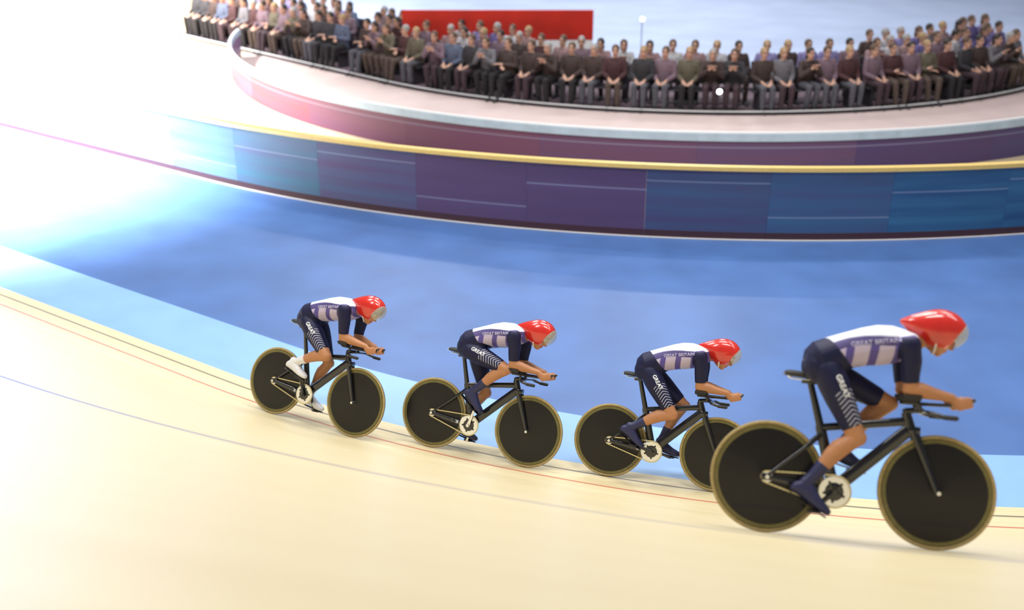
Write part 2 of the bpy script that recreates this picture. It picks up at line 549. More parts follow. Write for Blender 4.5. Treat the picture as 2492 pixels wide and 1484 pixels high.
inner = [('pale violet', (0.19, 0.12, 0.26), (0.22, 0.09, 0.18)), ('mauve', (0.20, 0.09, 0.20), (0.26, 0.07, 0.11)), ('crimson-tinged', (0.24, 0.05, 0.09), (0.19, 0.06, 0.13)), ('plum', (0.17, 0.06, 0.13), (0.15, 0.055, 0.13)),
         ('plum', (0.155, 0.055, 0.12), (0.14, 0.055, 0.13)), ('dark plum', (0.13, 0.055, 0.13), (0.12, 0.06, 0.16)), ('purple', (0.12, 0.06, 0.15), (0.10, 0.06, 0.17)),
         ('dark violet', (0.075, 0.04, 0.15), (0.07, 0.045, 0.17)), ('blue-violet', (0.06, 0.05, 0.19), (0.07, 0.045, 0.17))]
pa, pb = -88, 36
step = (pb - pa) / len(inner)
for i, (nm, a, b) in enumerate(inner):
    q0 = math.radians(pa + step * i); q1 = math.radians(pa + step * (i + 1) - 0.01)
    base = pol(CD, RD, (q0 + q1) / 2)
    root = empty('inner_hoarding', base)
    tag(root, f'low {nm} inner hoarding section with pale blue rail, {ordw[i]} from left', 'hoarding', 'inner hoarding sections')
    for nme, z0, z1, th, mt in (('panel', 0.008, 0.585, 0.05, board_mat('inner_panel', a, b, 0.47)), ('top_rail', 0.585, 0.72, 0.09, M['pale_rail'])):
        mb = MB(); wall_arc(mb, CD, RD, q0, q1, z0, z1, th); me = mb.mesh(nme); shift(me, base)
        link(nme, me, mt, root, True, 40)
    mb = MB(); wall_arc(mb, CD, RD, q0, q1, 0.72, 0.745, 0.05); me = mb.mesh('white_capping'); shift(me, base)
    link('white_capping', me, M['white'], root, True, 40)

# black kerb with a white edge along the front of the seating carpet
mb = MB(); wall_arc(mb, CE, RE - 0.05, math.radians(-82), math.radians(42), 0.01, 0.075, 0.05, n=90, phi0=E0)
o = build(mb, 'trim_1', M['dark_metal']); o['kind'] = 'structure'
mb = MB(); wall_arc(mb, CE, RE - 0.05, math.radians(-82), math.radians(42), 0.075, 0.092, 0.05, n=90, phi0=E0)
o = build(mb, 'trim_2', M['white']); o['kind'] = 'structure'

# ------------------------------------------------------------------ track bicycles (x forward, y to the infield, z up; origin on the ground)
BB = Vector((-0.095, 0, 0.285)); RH = Vector((-0.485, 0, 0.334)); FH = Vector((0.485, 0, 0.334))
CRANK = 0.168


def wheel(parent, name, hub, rear):
    mb = MB()
    # lens-shaped disc: profile right side out and left side back
    hw = 0.027
    prof = [(0.012, -hw - .003), (0.03, -hw), (0.10, -0.024), (0.20, -0.0175), (0.288, -0.0115), (0.288, 0.0115), (0.20, 0.0175), (0.10, 0.024), (0.03, hw), (0.012, hw + .003)]
    mb.lathe_y(prof, hub, 96)
    w = build(mb, name, M['disc'], parent, angle=60)
    mb = MB(); mb.lathe_y([(0.286, -0.0128), (0.309, -0.0118), (0.309, 0.0118), (0.286, 0.0128)], hub, 96)
    build(mb, 'rim_band', M['rim'], w, angle=50)
    mb = MB(); k = 14
    prof = [(0.3215 + 0.0125 * math.cos(2 * PI * i / k), 0.0125 * math.sin(2 * PI * i / k)) for i in range(k)]
    mb.lathe_y(prof, hub, 96)
    ty = mb.mesh('tyre')
    for p in ty.polygons:
        c = p.center; r = math.hypot(c.x - hub[0], c.z - hub[2])
        p.material_index = 1 if r > 0.3315 else 0
    link('tyre', ty, [M['gum'], M['tread']], w)
    mb = MB()
    yy = 0.066
    for s in (-1, 1):
        mb.tube([hub + Vector((0, s * 0.028, 0)), hub + Vector((0, s * yy, 0))], [0.017, 0.013], (0, 0, 1), 12)
        mb.tube([hub + Vector((0, s * yy, 0)), hub + Vector((0, s * (yy + .012), 0))], [0.0155, 0.0125], (0, 0, 1), 6, ends=False)
    build(mb, 'axle_nut', M['steel'], w, angle=40)
    return w


def bicycle(label, theta, extra=None):
    root = empty('track_bicycle')
    tag(root, label, 'bicycle', 'track bicycles of the four team riders')
    X, Y, Z = Vector((1, 0, 0)), Vector((0, 1, 0)), Vector((0, 0, 1))
    V = lambda x, z, y=0.0: Vector((x, y, z))
    mb = MB()
    def aero(a, b, deep0, deep1, wide0, wide1, n=7, bow=0):
        d = (b - a); t = d.normalized(); nn = t.cross(Y).normalized(); secs = []
        for i in range(n):
            q = i / (n - 1)
            c = a + d * q + nn * bow * math.sin(PI * q)
            secs.append((c, nn * (deep0 + (deep1 - deep0) * q), Y * (wide0 + (wide1 - wide0) * q)))
        mb.loft(secs, 18)
    seat_top, head_t, head_b = V(-0.195, 0.665), V(0.288, 0.785), V(0.330, 0.655)
    aero(V(-0.088, 0.27), seat_top, 0.036, 0.030, 0.017, 0.014)                       # seat tube
    aero(V(-0.205, 0.650), V(0.31, 0.735), 0.022, 0.026, 0.013, 0.017)                # top tube
    aero(V(-0.105, 0.285), V(0.322, 0.695), 0.040, 0.038, 0.021, 0.019)               # down tube
    aero(head_b - (head_t - head_b) * 0.02, head_t, 0.034, 0.028, 0.022, 0.020)       # head tube
    mb.tube([BB - Y * 0.04, BB + Y * 0.04], [0.030, 0.030], (0, 0, 1), 20, ends=False)
    for s in (-1, 1):
        aero(BB + V(-0.02, -0.004, s * 0.026), RH + V(-0.012, 0, s * 0.056), 0.026, 0.014, 0.008, 0.006)
        aero(V(-0.185, 0.615, s * 0.012), V(-0.27, 0.53, s * 0.040), 0.016, 0.012, 0.007, 0.006, 4)
        aero(V(-0.265, 0.535, s * 0.039), RH + V(0.004, 0.010, s * 0.056), 0.012, 0.010, 0.006, 0.005)
        mb.box(RH + V(-0.008, 0, s * 0.057), (0.026, 0.004, 0.020))
    fr = build(mb, 'frame', M['carbon'], root, angle=50)
    mb = MB()
    d = (RH - BB).normalized(); rot = Matrix((( d.x, 0, -d.z), (0, 1, 0), (d.z, 0, d.x)))
    for q in (0.36, 0.52): mb.box(BB + (RH - BB) * q + V(0, -0.004, -0.026 - 0.0085 - 0.03 * q * 0.55), (0.028, 0.0015, 0.013), rot=rot)
    build(mb, 'chainstay_decal', M['decal'], fr)
    # fork
    mb = MB(); crown = V(0.336, 0.655)
    for s in (-1, 1):
        aero(crown + V(-0.003, 0.03, s * 0.030), FH + V(0, -0.012, s * 0.052), 0.027, 0.013, 0.010, 0.006)
    mb.box(crown + V(0, 0.028), (0.034, 0.040, 0.022))
    build(mb, 'fork', M['carbon'], root, angle=50)
    # seat post and saddle
    mb = MB(); aero(V(-0.19, 0.645), V(-0.268, 0.915), 0.024, 0.019, 0.012, 0.011)
    mb.box(V(-0.275, 0.917), (0.045, 0.022, 0.012))
    build(mb, 'seat_post', M['carbon'], root, angle=50)
    mb = MB()
    prof = [(-0.425, .015, .006, .962), (-0.415, .050, .016, .962), (-0.385, .068, .020, .962), (-0.33, .066, .020, .958), (-0.28, .048, .020, .955),
            (-0.22, .030, .020, .954), (-0.16, .021, .018, .953), (-0.13, .016, .013, .950), (-0.12, .007, .006, .948)]
    mb.loft([(V(x, z), Y * w, Z * h) for x, w, h, z in prof], 18)
    sd = build(mb, 'saddle', M['rubber'], root)
    mb = MB()
    for s in (-1, 1):
        mb.tube([V(-0.40, .945, s * .030), V(-0.385, .932, s * .028), V(-0.30, .928, s * .022), V(-0.20, .932, s * .020), V(-0.15, .945, s * .010)], [0.0038] * 5, n=8)
    build(mb, 'saddle_rails', M['steel'], sd)
    mb = MB(); mb.loft([(V(-0.424, .957, y), X * 0.004, Z * 0.011) for y in (-.04, -.02, 0, .02, .04)], 10)
    build(mb, 'saddle_clip', M['steel'], sd)
    # bars
    mb = MB()
    mb.tube([V(0.286, 0.792), V(0.335, 0.802), V(0.375, 0.802)], [(0.022, 0.020), (0.020, 0.018), (0.018, 0.018)], n=14)
    build(mb, 'stem', M['carbon'], root)
    mb = MB(); pts = []; rd = []
    side = [V(0.375, .800, 0), V(0.385, .800, .06), V(0.39, .797, .13), V(0.40, .792, .172), V(0.43, .785, .19), V(0.475, .775, .192), V(0.525, .775, .190)]
    sr = [(0.020, 0.010), (0.020, 0.009), (0.018, 0.010), (0.015, 0.013), (0.013, 0.013), (0.0125, 0.0125), (0.012, 0.012)]
    for s in (-1, 1):
        mb.tube([Vector((p.x, p.y * s, p.z)) for p in side], sr, n=12)
    bar = build(mb, 'base_bar', M['carbon'], root)
    mb = MB()
    for s in (-1, 1): mb.tube([V(0.465, .776, s * .192), V(0.53, .775, s * .190)], [0.0145, 0.0145], n=12)
    build(mb, 'bar_grip', M['rubber'], bar)
    for s in (-1, 1):
        mb = MB()
        mb.tube([V(0.27, .842, s * .075), V(0.40, .842, s * .068), V(0.52, .846, s * .060), V(0.585, .853, s * .056), V(0.625, .866, s * .055), V(0.652, .886, s * .055)], [0.0108] * 6, n=12)
        mb.tube([V(0.355, .80, s * .070), V(0.345, .842, s * .072)], [0.013, 0.013], n=10)
        build(mb, 'aero_extension', M['carbon'], root)
        mb = MB(); secs = []
        for i in range(9):
            q = i / 8; a = PI * (q - 0.5) * 1.1
            secs.append((V(0.295, 0.879 - 0.030 * math.cos(a) + .006, s * 0.098 + 0.052 * math.sin(a)), X * 0.052, (Z * math.cos(a) - Y * math.sin(a)) * 0.0055))
        mb.loft(secs, 16, power=3)
        mb.box(V(0.295, .852, s * .090), (0.030, 0.022, 0.010))
        build(mb, 'arm_pad', M['rubber'], root)
    # wheels
    wheel(root, 'rear_wheel', RH, True); wheel(root, 'front_wheel', FH, False)
    # drive
    yc = -0.047; th = math.radians(theta)
    cr = Vector((math.sin(th), 0, math.cos(th)))
    mb = MB(); N = 47; vs = []; R0, R1 = 0.054, 0.092
    ring = []
    for i in range(N * 4):
        a = 2 * PI * i / (N * 4); r = R1 + (0.0, 0.0048, 0.0048, 0.0)[i % 4]
        ring.append([Vector((BB.x + q * math.sin(a), y, BB.z + q * math.cos(a))) for q, y in ((R0, yc - .003), (r - .006, yc - .0032), (r, yc - .0012), (r, yc + .0012), (r - .006, yc + .0032), (R0, yc + .003))])
    ring.append(ring[0]); mb.rings(ring, False)
    ck = build(mb, 'chainring', M['steel'], root, smooth=False, angle=None)
    mb = MB(); mb.lathe_y([(0.012, yc - .004), (0.040, yc - .004), (0.056, yc - .0015), (0.056, yc + .0015), (0.040, yc + .004), (0.012, yc + .004)], BB, 48)
    for i in range(5):
        a = th + 2 * PI * i / 5 + 0.6; d2 = Vector((math.sin(a), 0, math.cos(a)))
        mb.loft([(BB + Vector((0, yc, 0)) + d2 * q, Y * .0045, d2.cross(Y) * w) for q, w in ((0.02, .020), (0.045, .012), (0.066, .009))], 10, power=3)
        mb.tube([BB + d2 * 0.062 + Y * (yc - .004), BB + d2 * 0.062 + Y * (yc - .009)], [.006, .006], n=10, ends=False)
    build(mb, 'chainring_spider', M['carbon'], ck, angle=35)
    for s in (-1, 1):
        d2 = cr if s < 0 else -cr
        mb = MB(); y = s * 0.072
        mb.loft([(BB + Y * y * (0.9 + .12 * q) + d2 * CRANK * q, d2.cross(Y).normalized() * w, Y * h) for q, w, h in ((-0.12, .006, .004), (-.07, .016, .008), (0.05, .018, .009), (.35, .0135, .008), (.8, .012, .007), (1.0, .013, .007), (1.06, .008, .005))], 14, power=2.6)
        mb.tube([BB + Y * s * 0.03, BB + Y * s * 0.085], [.017, .014], n=14, ends=False)
        arm = build(mb, 'crank_arm', M['steel'] if theta == 15 else M['carbon'], root, angle=40)
        mb = MB(); pp = BB + d2 * CRANK
        mb.tube([pp + Y * s * .075, pp + Y * s * .135], [.009, .008], n=10)
        mb.box(pp + Y * s * .112, (0.036, 0.026, 0.009))
        build(mb, 'pedal', M['dark_metal'], arm)
    mb = MB(); rc, rs = 0.0955, 0.034
    mb.lathe_y([(0.013, yc - .002), (rs - .003, yc - .002), (rs, yc), (rs - .003, yc + .002), (0.013, yc + .002)], RH, 32)
    build(mb, 'sprocket', M['steel'], root, angle=30)
    pts = []
    ax = (RH - BB); L = ax.length; base = math.atan2(ax.z, ax.x); al = math.asin((rc - rs) / L)
    def arc(c, r, a0, a1, n): return [Vector((c.x + r * math.cos(a0 + (a1 - a0) * i / n), yc, c.z + r * math.sin(a0 + (a1 - a0) * i / n))) for i in range(n + 1)]
    k = PI / 2 - al
    a_up, a_dn = base - k, base + k
    A = arc(BB, rc, a_dn, a_up + 2 * PI, 44); B = arc(RH, rs, a_up, a_dn, 16)
    def seg(p, q, n): return [p + (q - p) * i / n for i in range(1, n)]
    pts = A + seg(A[-1], B[0], 30) + B + seg(B[-1], A[0], 30)
    R = []
    for i, p in enumerate(pts + [pts[0]]):
        a, b = pts[i % len(pts) - 1], pts[(i + 1) % len(pts)]
        tn = (b - a).normalized(); nn = tn.cross(Y).normalized(); w = .0034 if i % 2 else .0026
        h = .0052 if i % 2 else .0038
        R.append([p + nn * h + Y * w, p + nn * h - Y * w, p - nn * h - Y * w, p - nn * h + Y * w])
    mb.v = []; mb.f = []; mb.mi = []; mb.rings(R, False)
    build(mb, 'chain', M['chain'], root, smooth=False)
    return root


# ------------------------------------------------------------------ riders
def seg_dist(P, a, b):
    a = np.array(a); b = np.array(b); d = b - a
    t = ((P - a) @ d) / (d @ d); tc = np.clip(t, 0, 1)
    return np.linalg.norm(P - (a + tc[:, None] * d), axis=1), t


def ik(h, a, l1, l2, fwd):
    d = a - h; D = min(d.length, (l1 + l2) * 0.995); d.normalize()
    x = (l1 * l1 - l2 * l2 + D * D) / (2 * D); hgt = math.sqrt(max(0, l1 * l1 - x * x))
    p = (fwd - d * fwd.dot(d)).normalized()
    return h + d * x + p * hgt


def rider(label, theta, head=0.0, toe=(25, 12), shoe='navy_shoe', crouch=0.0):
    root = empty('cyclist')
    tag(root, label, 'person', 'four team riders in matching skinsuits')
    Y, Z, X = Vector((0, 1, 0)), Vector((0, 0, 1)), Vector((1, 0, 0))
    V = lambda x, z, y=0.0: Vector((x, y, z))
    th = math.radians(theta)
    c_ = crouch
    # torso sections: x, z, half thickness, half width
    TOR = [(-.300, 1.010, .050, .075), (-.272, 1.022, .092, .125), (-.215, 1.052, .118, .158), (-.145, 1.088, .112, .150), (-.06, 1.130, .104, .138),
           (.03, 1.160, .110, .148), (.11, 1.178, .116, .158), (.19, 1.190, .108, .165), (.25, 1.198, .086, .160), (.295, 1.205, .066, .118), (.330, 1.212, .056, .070)]
    TOR = [(x, z - c_ * max(0, (x + .2)) , t, w) for x, z, t, w in TOR]
    def torso(mb, inf=0.0, upto=99):
        T = TOR[:upto]; secs = []
        for i, (x, z, t, w) in enumerate(T):
            a = T[max(0, i - 1)]; b = T[min(len(T) - 1, i + 1)]
            d = Vector((b[0] - a[0], 0, b[1] - a[1])).normalized(); nn = Vector((-d.z, 0, d.x))
            secs.append((V(x, z), Y * (w + inf), nn * (t + inf)))
        mb.loft(secs, 26, power=2.25)
        # buttocks and shoulder caps
        for s in (-1, 1):
            mb.ball(V(-.215, 1.015, s * .070), (.105 + inf, .082 + inf, .105 + inf), 16)
            sh = SH[s]; mb.ball(sh + V(-.005, .004), (.066 + inf, .056 + inf, .066 + inf), 14)
            mb.ball(V(.17, 1.235 - c_ * .37, s * .085), (.085 + inf, .055 + inf, .040 + inf), 14)
    SH = {s: V(.262, 1.178 - c_ * .46, s * .158) for s in (-1, 1)}
    EL = {s: V(.285, .925, s * .122) for s in (-1, 1)}
    WR = {s: V(.520, .893, s * .078) for s in (-1, 1)}
    HIP = {s: V(-.180, .990, s * .082) for s in (-1, 1)}
    KN, AN, BALL, FD = {}, {}, {}, {}
    for s in (-1, 1):
        a = th if s < 0 else th + PI
        ped = BB + Vector((math.sin(a), 0, math.cos(a))) * CRANK
        q = math.radians(toe[0] if s < 0 else toe[1])
        fd = V(math.cos(q), -math.sin(q)); fu = V(math.sin(q), math.cos(q))
        ball = ped + fu * 0.034 + Y * s * 0.112
        ank = ball - fd * 0.128 + fu * 0.062 - Y * s * 0.006
        BALL[s], AN[s], FD[s] = ball, ank, (fd, fu)
        KN[s] = ik(HIP[s], ank, 0.418, 0.412, V(1.0, 0.35, s * 0.05))
    # head frame
    pit = math.radians(38); Fv = V(math.cos(pit), -math.sin(pit)); Uv = V(math.sin(pit), math.cos(pit))
    HC = V(.456, 1.236 + head)
    Rm = Matrix(((Fv.x, 0, Uv.x), (0, 1, 0), (Fv.z, 0, Uv.z)))
    H = lambda f, l, u: HC + Fv * f + Y * l + Uv * u
    def thigh(mb, s, inf=0.0, t1=1.0):
        h, k = HIP[s], KN[s]; d = k - h
        q = [0, .2, .4, .6, .8, t1 if t1 < 1 else 1.0]; r = [.090, .094, .088, .077, .066, .060 if t1 < 1 else .055]
        mb.tube([h + d * a for a in q], [(b * .92 + inf, b + inf) for b in r], (0, 1, 0) if abs(d.normalized().y) < .9 else (0, 0, 1), 20, ends=(t1 >= 1))
    def shank(mb, s, inf=0.0, t0=0.0):
        k, a = KN[s], AN[s]; d = a - k; bk = V(d.z, -d.x).normalized()
        if bk.x > 0: bk = -bk
        prof = [(0, .052, 0), (.12, .050, .006), (.28, .056, .020), (.42, .052, .018), (.62, .041, .009), (.82, .034, .002), (1.0, .034, 0)]
        if t0: prof = [p for p in prof if p[0] > t0]; prof = [(t0, np.interp(t0, [0, .28, .42, .62, 1], [.052, .056, .052, .041, .034]), np.interp(t0, [0, .28, .42, .62, 1], [0, .020, .018, .009, 0]))] + prof
        mb.tube([k + d * q + bk * o for q, r, o in prof], [r + inf for q, r, o in prof], (0, 1, 0), 18, ends=not t0)
    def foot(mb, s, inf=0.0):
        fd, fu = FD[s]; b, a = BALL[s], AN[s]
        heel = a - fd * 0.038 - fu * 0.058
        secs = []
        for q, w, h, up in ((-.058, .014, .014, -.040), (-.048, .027, .027, -.037), (-.02, .034, .042, -.022), (.03, .037, .052, -.014), (.08, .039, .042, -.030), (.128, .044, .031, -.044), (.165, .042, .025, -.049), (.195, .032, .018, -.052), (.212, .014, .010, -.053)):
            secs.append((a + fd * q + fu * up, Y * (w + inf), fu * (h + inf)))
        mb.loft(secs, 18, power=2.3)
        mb.tube([a + fu * .02, a - fu * .02 + fd * .004], [.034 + inf, .036 + inf], (0, 1, 0), 14)

    # ---- the body: one continuous surface
    mb = MB(); torso(mb)
    nb = V(.285, 1.212 - c_ * .48)
    mb.tube([nb, nb + (H(-.035, 0, -.055) - nb) * .5, H(-.030, 0, -.050)], [(.062, .060), (.056, .056), (.055, .056)], (0, 1, 0), 18)
    mb.ball(H(-.012, 0, .022), (.097, .076, .103), 20, rot=Rm)
    mb.ball(H(.022, 0, -.048), (.070, .062, .078), 18, rot=Rm)
    mb.ball(H(.062, 0, -.103), (.028, .030, .022), 12, rot=Rm)                          # chin
    mb.tube([H(.083, 0, .022), H(.100, 0, -.008), H(.115, 0, -.030), H(.098, 0, -.040)], [(.009, .010), (.010, .011), (.014, .012), (.010, .008)], Uv, 12)
    mb.ball(H(.092, 0, -.020), (.020, .012, .024), 12, rot=Rm)
    mb.tube([H(.074, -.042, .030), H(.088, 0, .036), H(.074, .042, .030)], [.011, .012, .011], Uv, 10)   # brow ridge
    for s in (-1, 1):
        mb.ball(H(.064, s * .040, -.022), (.020, .022, .022), 10, rot=Rm)               # cheek
        mb.ball(H(-.010, s * .078, -.012), (.019, .009, .031), 12, rot=Rm)              # ear
    mb.tube([H(.078, -.022, -.066), H(.092, 0, -.063), H(.078, .022, -.066)], [.007, .009, .007], Uv, 10)
    mb.tube([H(.076, -.018, -.080), H(.088, 0, -.080), H(.076, .018, -.080)], [.007, .009, .007], Uv, 10)
    for s in (-1, 1):
        sh, el, wr = SH[s], EL[s], WR[s]
        mb.tube([sh, sh + (el - sh) * .35 + V(.006, 0), sh + (el - sh) * .7, el], [.056, .055, .047, .043], (0, 1, 0), 18)
        mb.ball(el + V(-.008, -.004), .040, 14)
        mb.tube([el, el + (wr - el) * .25 + V(0, .004), el + (wr - el) * .6, wr], [(.043, .043), (.047, .046), (.037, .035), (.029, .024)], (0, 0, 1), 18)
        thigh(mb, s); shank(mb, s); foot(mb, s)
        mb.ball(KN[s] + (KN[s] - (HIP[s] + AN[s]) / 2).normalized() * .012, .047, 14)
        # hand closed on the extension
        bar = [V(0.520, .846, s * .060), V(0.585, .853, s * .056), V(0.625, .866, s * .055), V(0.655, .888, s * .055)]
        g = bar[1] + (bar[2] - bar[1]) * .35; gd = (bar[2] - bar[1]).normalized(); out = Vector((0, s, 0)); dn = gd.cross(out) * s
        if dn.z > 0: dn = -dn
        palm_c = g + out * .024 - dn * .008 - gd * .004
        mb.tube([wr, wr + (palm_c - gd * .035 - wr) * .6, palm_c - gd * .03, palm_c + gd * .032], [(.024, .026), (.022, .029), (.015, .038), (.013, .036)], -dn, 16)
        for k in range(4):
            o = g + gd * (.038 - .0215 * k); rr = .0082 if k in (0, 1, 2) else .0072
            R0 = .0108 + rr * .95
            last = (205, 222, 215, 196)[k]; pts = []
            for q in range(8):
                ang = math.radians(-28 + (last + 28) * q / 7)
                ex = 1.0 + (.30 if q in (2, 3) else .12 if q in (1, 5) else 0)         # knuckles stand proud
                pts.append(o + (out * math.cos(ang) + dn * math.sin(ang)) * R0 * ex + gd * .003 * (k - 1.5) * q / 7)
            mb.tube(pts, [rr * 1.08, rr, rr * 1.05, rr, rr * .98, rr, rr * .92, rr * .85], gd, 10)
        mb.tube([palm_c - gd * .022 - dn * .026, g - dn * .026 + out * .010 + gd * .004, g - dn * .0215 + gd * .030 - out * .002, g - dn * .020 + gd * .052 - out * .004], [.0125, .0105, .0095, .008], gd.cross(out), 10)
    me = remesh(mb, 'body', 0.0048, 3)
    P = coords(me)
    mouth = np.array(H(.088, 0, -.072)); dl = np.linalg.norm((P - mouth) * np.array([1, .55, 1]), axis=1)
    setattr_f(me, 'lip', np.clip((.016 - dl) / .005, 0, 1))
    br = np.zeros(len(P))
    for s in (-1, 1):
        d_, _ = seg_dist(P, H(.088, s * .016, .036), H(.078, s * .048, .036)); br = np.maximum(br, np.clip((.011 - d_) / .004, 0, 1))
    setattr_f(me, 'brow', br)
    body = link('body', me, M['skin'], root)
    for s in (-1, 1):
        mb = MB(); mb.ball(H(.080, s * .031, .010), .0125, 14)
        e = build(mb, 'eye', M['eye'], body)
        mb = MB(); mb.ball(H(.0895, s * .0312, .007), (.0045, .0058, .0058), 10, rot=Rm); build(mb, 'iris', M['iris'], e)

    # ---- skinsuit, ending at neckline, elbows and above the knees
    mb = MB(); torso(mb, .0045)
    for s in (-1, 1):
        sh, el = SH[s], EL[s]; d = el - sh
        mb.tube([sh, sh + d * .35 + V(.006, 0), sh + d * .7, sh + d * .86], [.0605, .0595, .0515, .049], (0, 1, 0), 20, ends=False)
        thigh(mb, s, .0048, .86); mb.ball(HIP[s], (.0945, .094, .0945), 16)
    me = remesh(mb, 'skinsuit', 0.0055, 9, 0.5)
    P = coords(me)
    cl = np.array([(x, z) for x, z, _, _ in TOR]); a0 = np.array([-.25, 1.03]); a1 = np.array([.33, 1.212 - c_ * .53]); ax = (a1 - a0) / np.linalg.norm(a1 - a0)
    tsv = ((P[:, [0, 2]] - a0) @ ax) / np.linalg.norm(a1 - a0)
    nx = np.array([-ax[1], ax[0]]); cs = (cl - a0) @ ax / np.linalg.norm(a1 - a0); cn = (cl - a0) @ nx
    nn = (P[:, [0, 2]] - a0) @ nx - np.interp(tsv, cs, cn)
    wid = np.interp(tsv, cs, [w for *_, w in TOR]); thk = np.interp(tsv, cs, [t for _, _, t, _ in TOR])
    tav = np.arctan2(np.abs(P[:, 1]) / wid, nn / thk) / PI
    dt = np.hypot(P[:, 1] / wid, nn / thk)                       # 1 on the torso surface
    slv = np.full(len(P), -1.0); thv = np.full(len(P), -1.0); ttv = np.zeros(len(P)); tgv = np.full(len(P), .6)
    for s in (-1, 1):
        d_, t_ = seg_dist(P, SH[s], EL[s])
        f = np.minimum(.072 - d_, (t_ + .22) * .25); side = P[:, 1] * s > .03
        slv = np.where(side, np.maximum(slv, f), slv)
        d_, t_ = seg_dist(P, HIP[s], KN[s]); f = np.minimum(np.maximum(dt * .115 - d_ * 1.0, np.interp(t_, [0, .2, .4, .6, .8, 1], [.095, .099, .093, .083, .073, .066]) + .004 - d_), (t_ - .12) * .3)
        d = (KN[s] - HIP[s]).normalized(); lat = Vector((0, s, 0)); lat = (lat - d * lat.dot(d)).normalized(); ant = d.cross(lat)
        if ant.z < 0 and ant.x < 0 or ant.dot(V(1, .6)) < 0: ant = -ant
        rel = P - np.array(HIP[s]); g = np.arctan2(rel @ np.array(ant), rel @ np.array(lat)) / PI
        g = np.abs(np.mod(g - .135 + 1, 2) - 1)
        use = f > thv
        thv = np.where(use, f, thv); ttv = np.where(use, t_, ttv); tgv = np.where(use, g, tgv)
    for nme, arr in (('ts', tsv), ('ta', tav), ('sl', slv), ('th', thv), ('tt', ttv), ('tg', tgv)): setattr_f(me, nme, arr)
    suit = link('skinsuit', me, M['suit'], root)
    bvh = BVHTree.FromPolygons([v.co for v in me.vertices], [p.vertices[:] for p in me.polygons])

    def lettering(txt, size, org, dx, dy, toward, mtl, lab):
        cu = bpy.data.curves.new('txt', 'FONT'); cu.body = txt; cu.size = size; cu.offset = size * 0.02
        to = bpy.data.objects.new('txt', cu); COL.objects.link(to)
        dg = bpy.context.evaluated_depsgraph_get(); dg.update()
        tm = bpy.data.meshes.new_from_object(to.evaluated_get(dg)); bpy.data.objects.remove(to)
        bm = bmesh.new(); bm.from_mesh(tm); bmesh.ops.triangulate(bm, faces=bm.faces)
        bmesh.ops.subdivide_edges(bm, edges=bm.edges, cuts=2, use_grid_fill=True)
        bad = []
        for v in bm.verts:
            p = org + dx * v.co.x + dy * v.co.y - toward * .35
            hit = bvh.ray_cast(p, toward, .6)
            if hit[0] is None: bad.append(v)
            else: v.co = hit[0] - toward * .0016
        bmesh.ops.delete(bm, geom=bad, context='VERTS')
        bm.to_mesh(tm); bm.free(); tm.name = 'lettering'; tm.materials.clear()
        o = link('lettering', tm, mtl, suit, False); o['label'] = lab
        so = o.modifiers.new('t', 'SOLIDIFY'); so.thickness = .0012
    s = -1; d = (KN[s] - HIP[s]).normalized(); lat = Vector((0, s, 0)); lat = (lat - d * lat.dot(d)).normalized(); ant = d.cross(lat)
    if ant.dot(V(1, .6)) < 0: ant = -ant
    lettering('GREAT', .046, HIP[s] + d * .045 + ant * .020, d, ant, -lat, M['letter'], 'white capital lettering along the thigh')
    ax3 = V(ax[0], ax[1]); nx3 = V(nx[0], nx[1])
    lettering('GREAT BRITAIN', .039, V(-.020, 1.158 - c_ * .25) - ax3 * .05 - nx3 * .012, V(.988, .155), V(-.155, .988), Vector((0, 1, -.12)).normalized(), M['letter_dim'], 'pale lettering along the side band')

    # ---- overshoes
    for s in (-1, 1):
        mb = MB(); shank(mb, s, .004, .60); foot(mb, s, .004)
        me = remesh(mb, 'overshoe', .0055, 3)
        sh_ = link('overshoe', me, M[shoe], root)
        fd, fu = FD[s]; mb = MB()
        mb.loft([(BALL[s] + fd * q - fu * .024, Y * w, fu * .006) for q, w in ((-.17, .022), (-.12, .030), (-.05, .030), (.0, .041), (.04, .038), (.075, .020))], 14)
        build(mb, 'sole', M['carbon'], sh_)

    # ---- helmet with visor
    dz = head
    prof = [(.604, 1.240, .012, .018), (.598, 1.242, .036, .045), (.580, 1.246, .066, .070), (.548, 1.250, .094, .088), (.50, 1.253, .114, .098), (.44, 1.252, .122, .101),
            (.385, 1.254, .110, .094), (.33, 1.262, .084, .076), (.28, 1.274, .052, .052), (.245, 1.283, .026, .028), (.222, 1.288, .008, .010)]
    def shell(k):
        mb = MB(); mb.loft([(V(x * 1.0 + (k - 1) * (x - .44), z + dz), Y * w * k, Z * h * k) for x, z, h, w in prof], 40, power=2.15)
        return mb.mesh('shell')
    def cut(me, planes):
        bm = bmesh.new(); bm.from_mesh(me)
        bmesh.ops.subdivide_edges(bm, edges=bm.edges, cuts=1, use_grid_fill=True, smooth=0.6)
        for co, no in planes:
            bmesh.ops.bisect_plane(bm, geom=bm.verts[:] + bm.edges[:] + bm.faces[:], plane_co=co, plane_no=no, clear_outer=True)
        bm.to_mesh(me); bm.free()
    Q = V(.592, 1.285 + dz); n1 = V(.80, -.60).normalized()
    Q2 = V(.42, 1.120 + dz); n2 = V(-.60, -.80).normalized()
    me = shell(1.0); cut(me, [(Q, n1), (Q2, n2)])
    hm = link('helmet', me, M['red'], root)
    so = hm.modifiers.new('t', 'SOLIDIFY'); so.thickness = .009; so.offset = -1
    me = shell(1.012); cut(me, [(Q - n1 * .006, -n1), (Q + n1 * .072, n1), (V(.515, 1.2 + dz), V(-1, -.35).normalized())])
    vs_ = link('visor', me, M['visor'], hm)
    so = vs_.modifiers.new('t', 'SOLIDIFY'); so.thickness = .0025; so.offset = 1
    mb = MB()
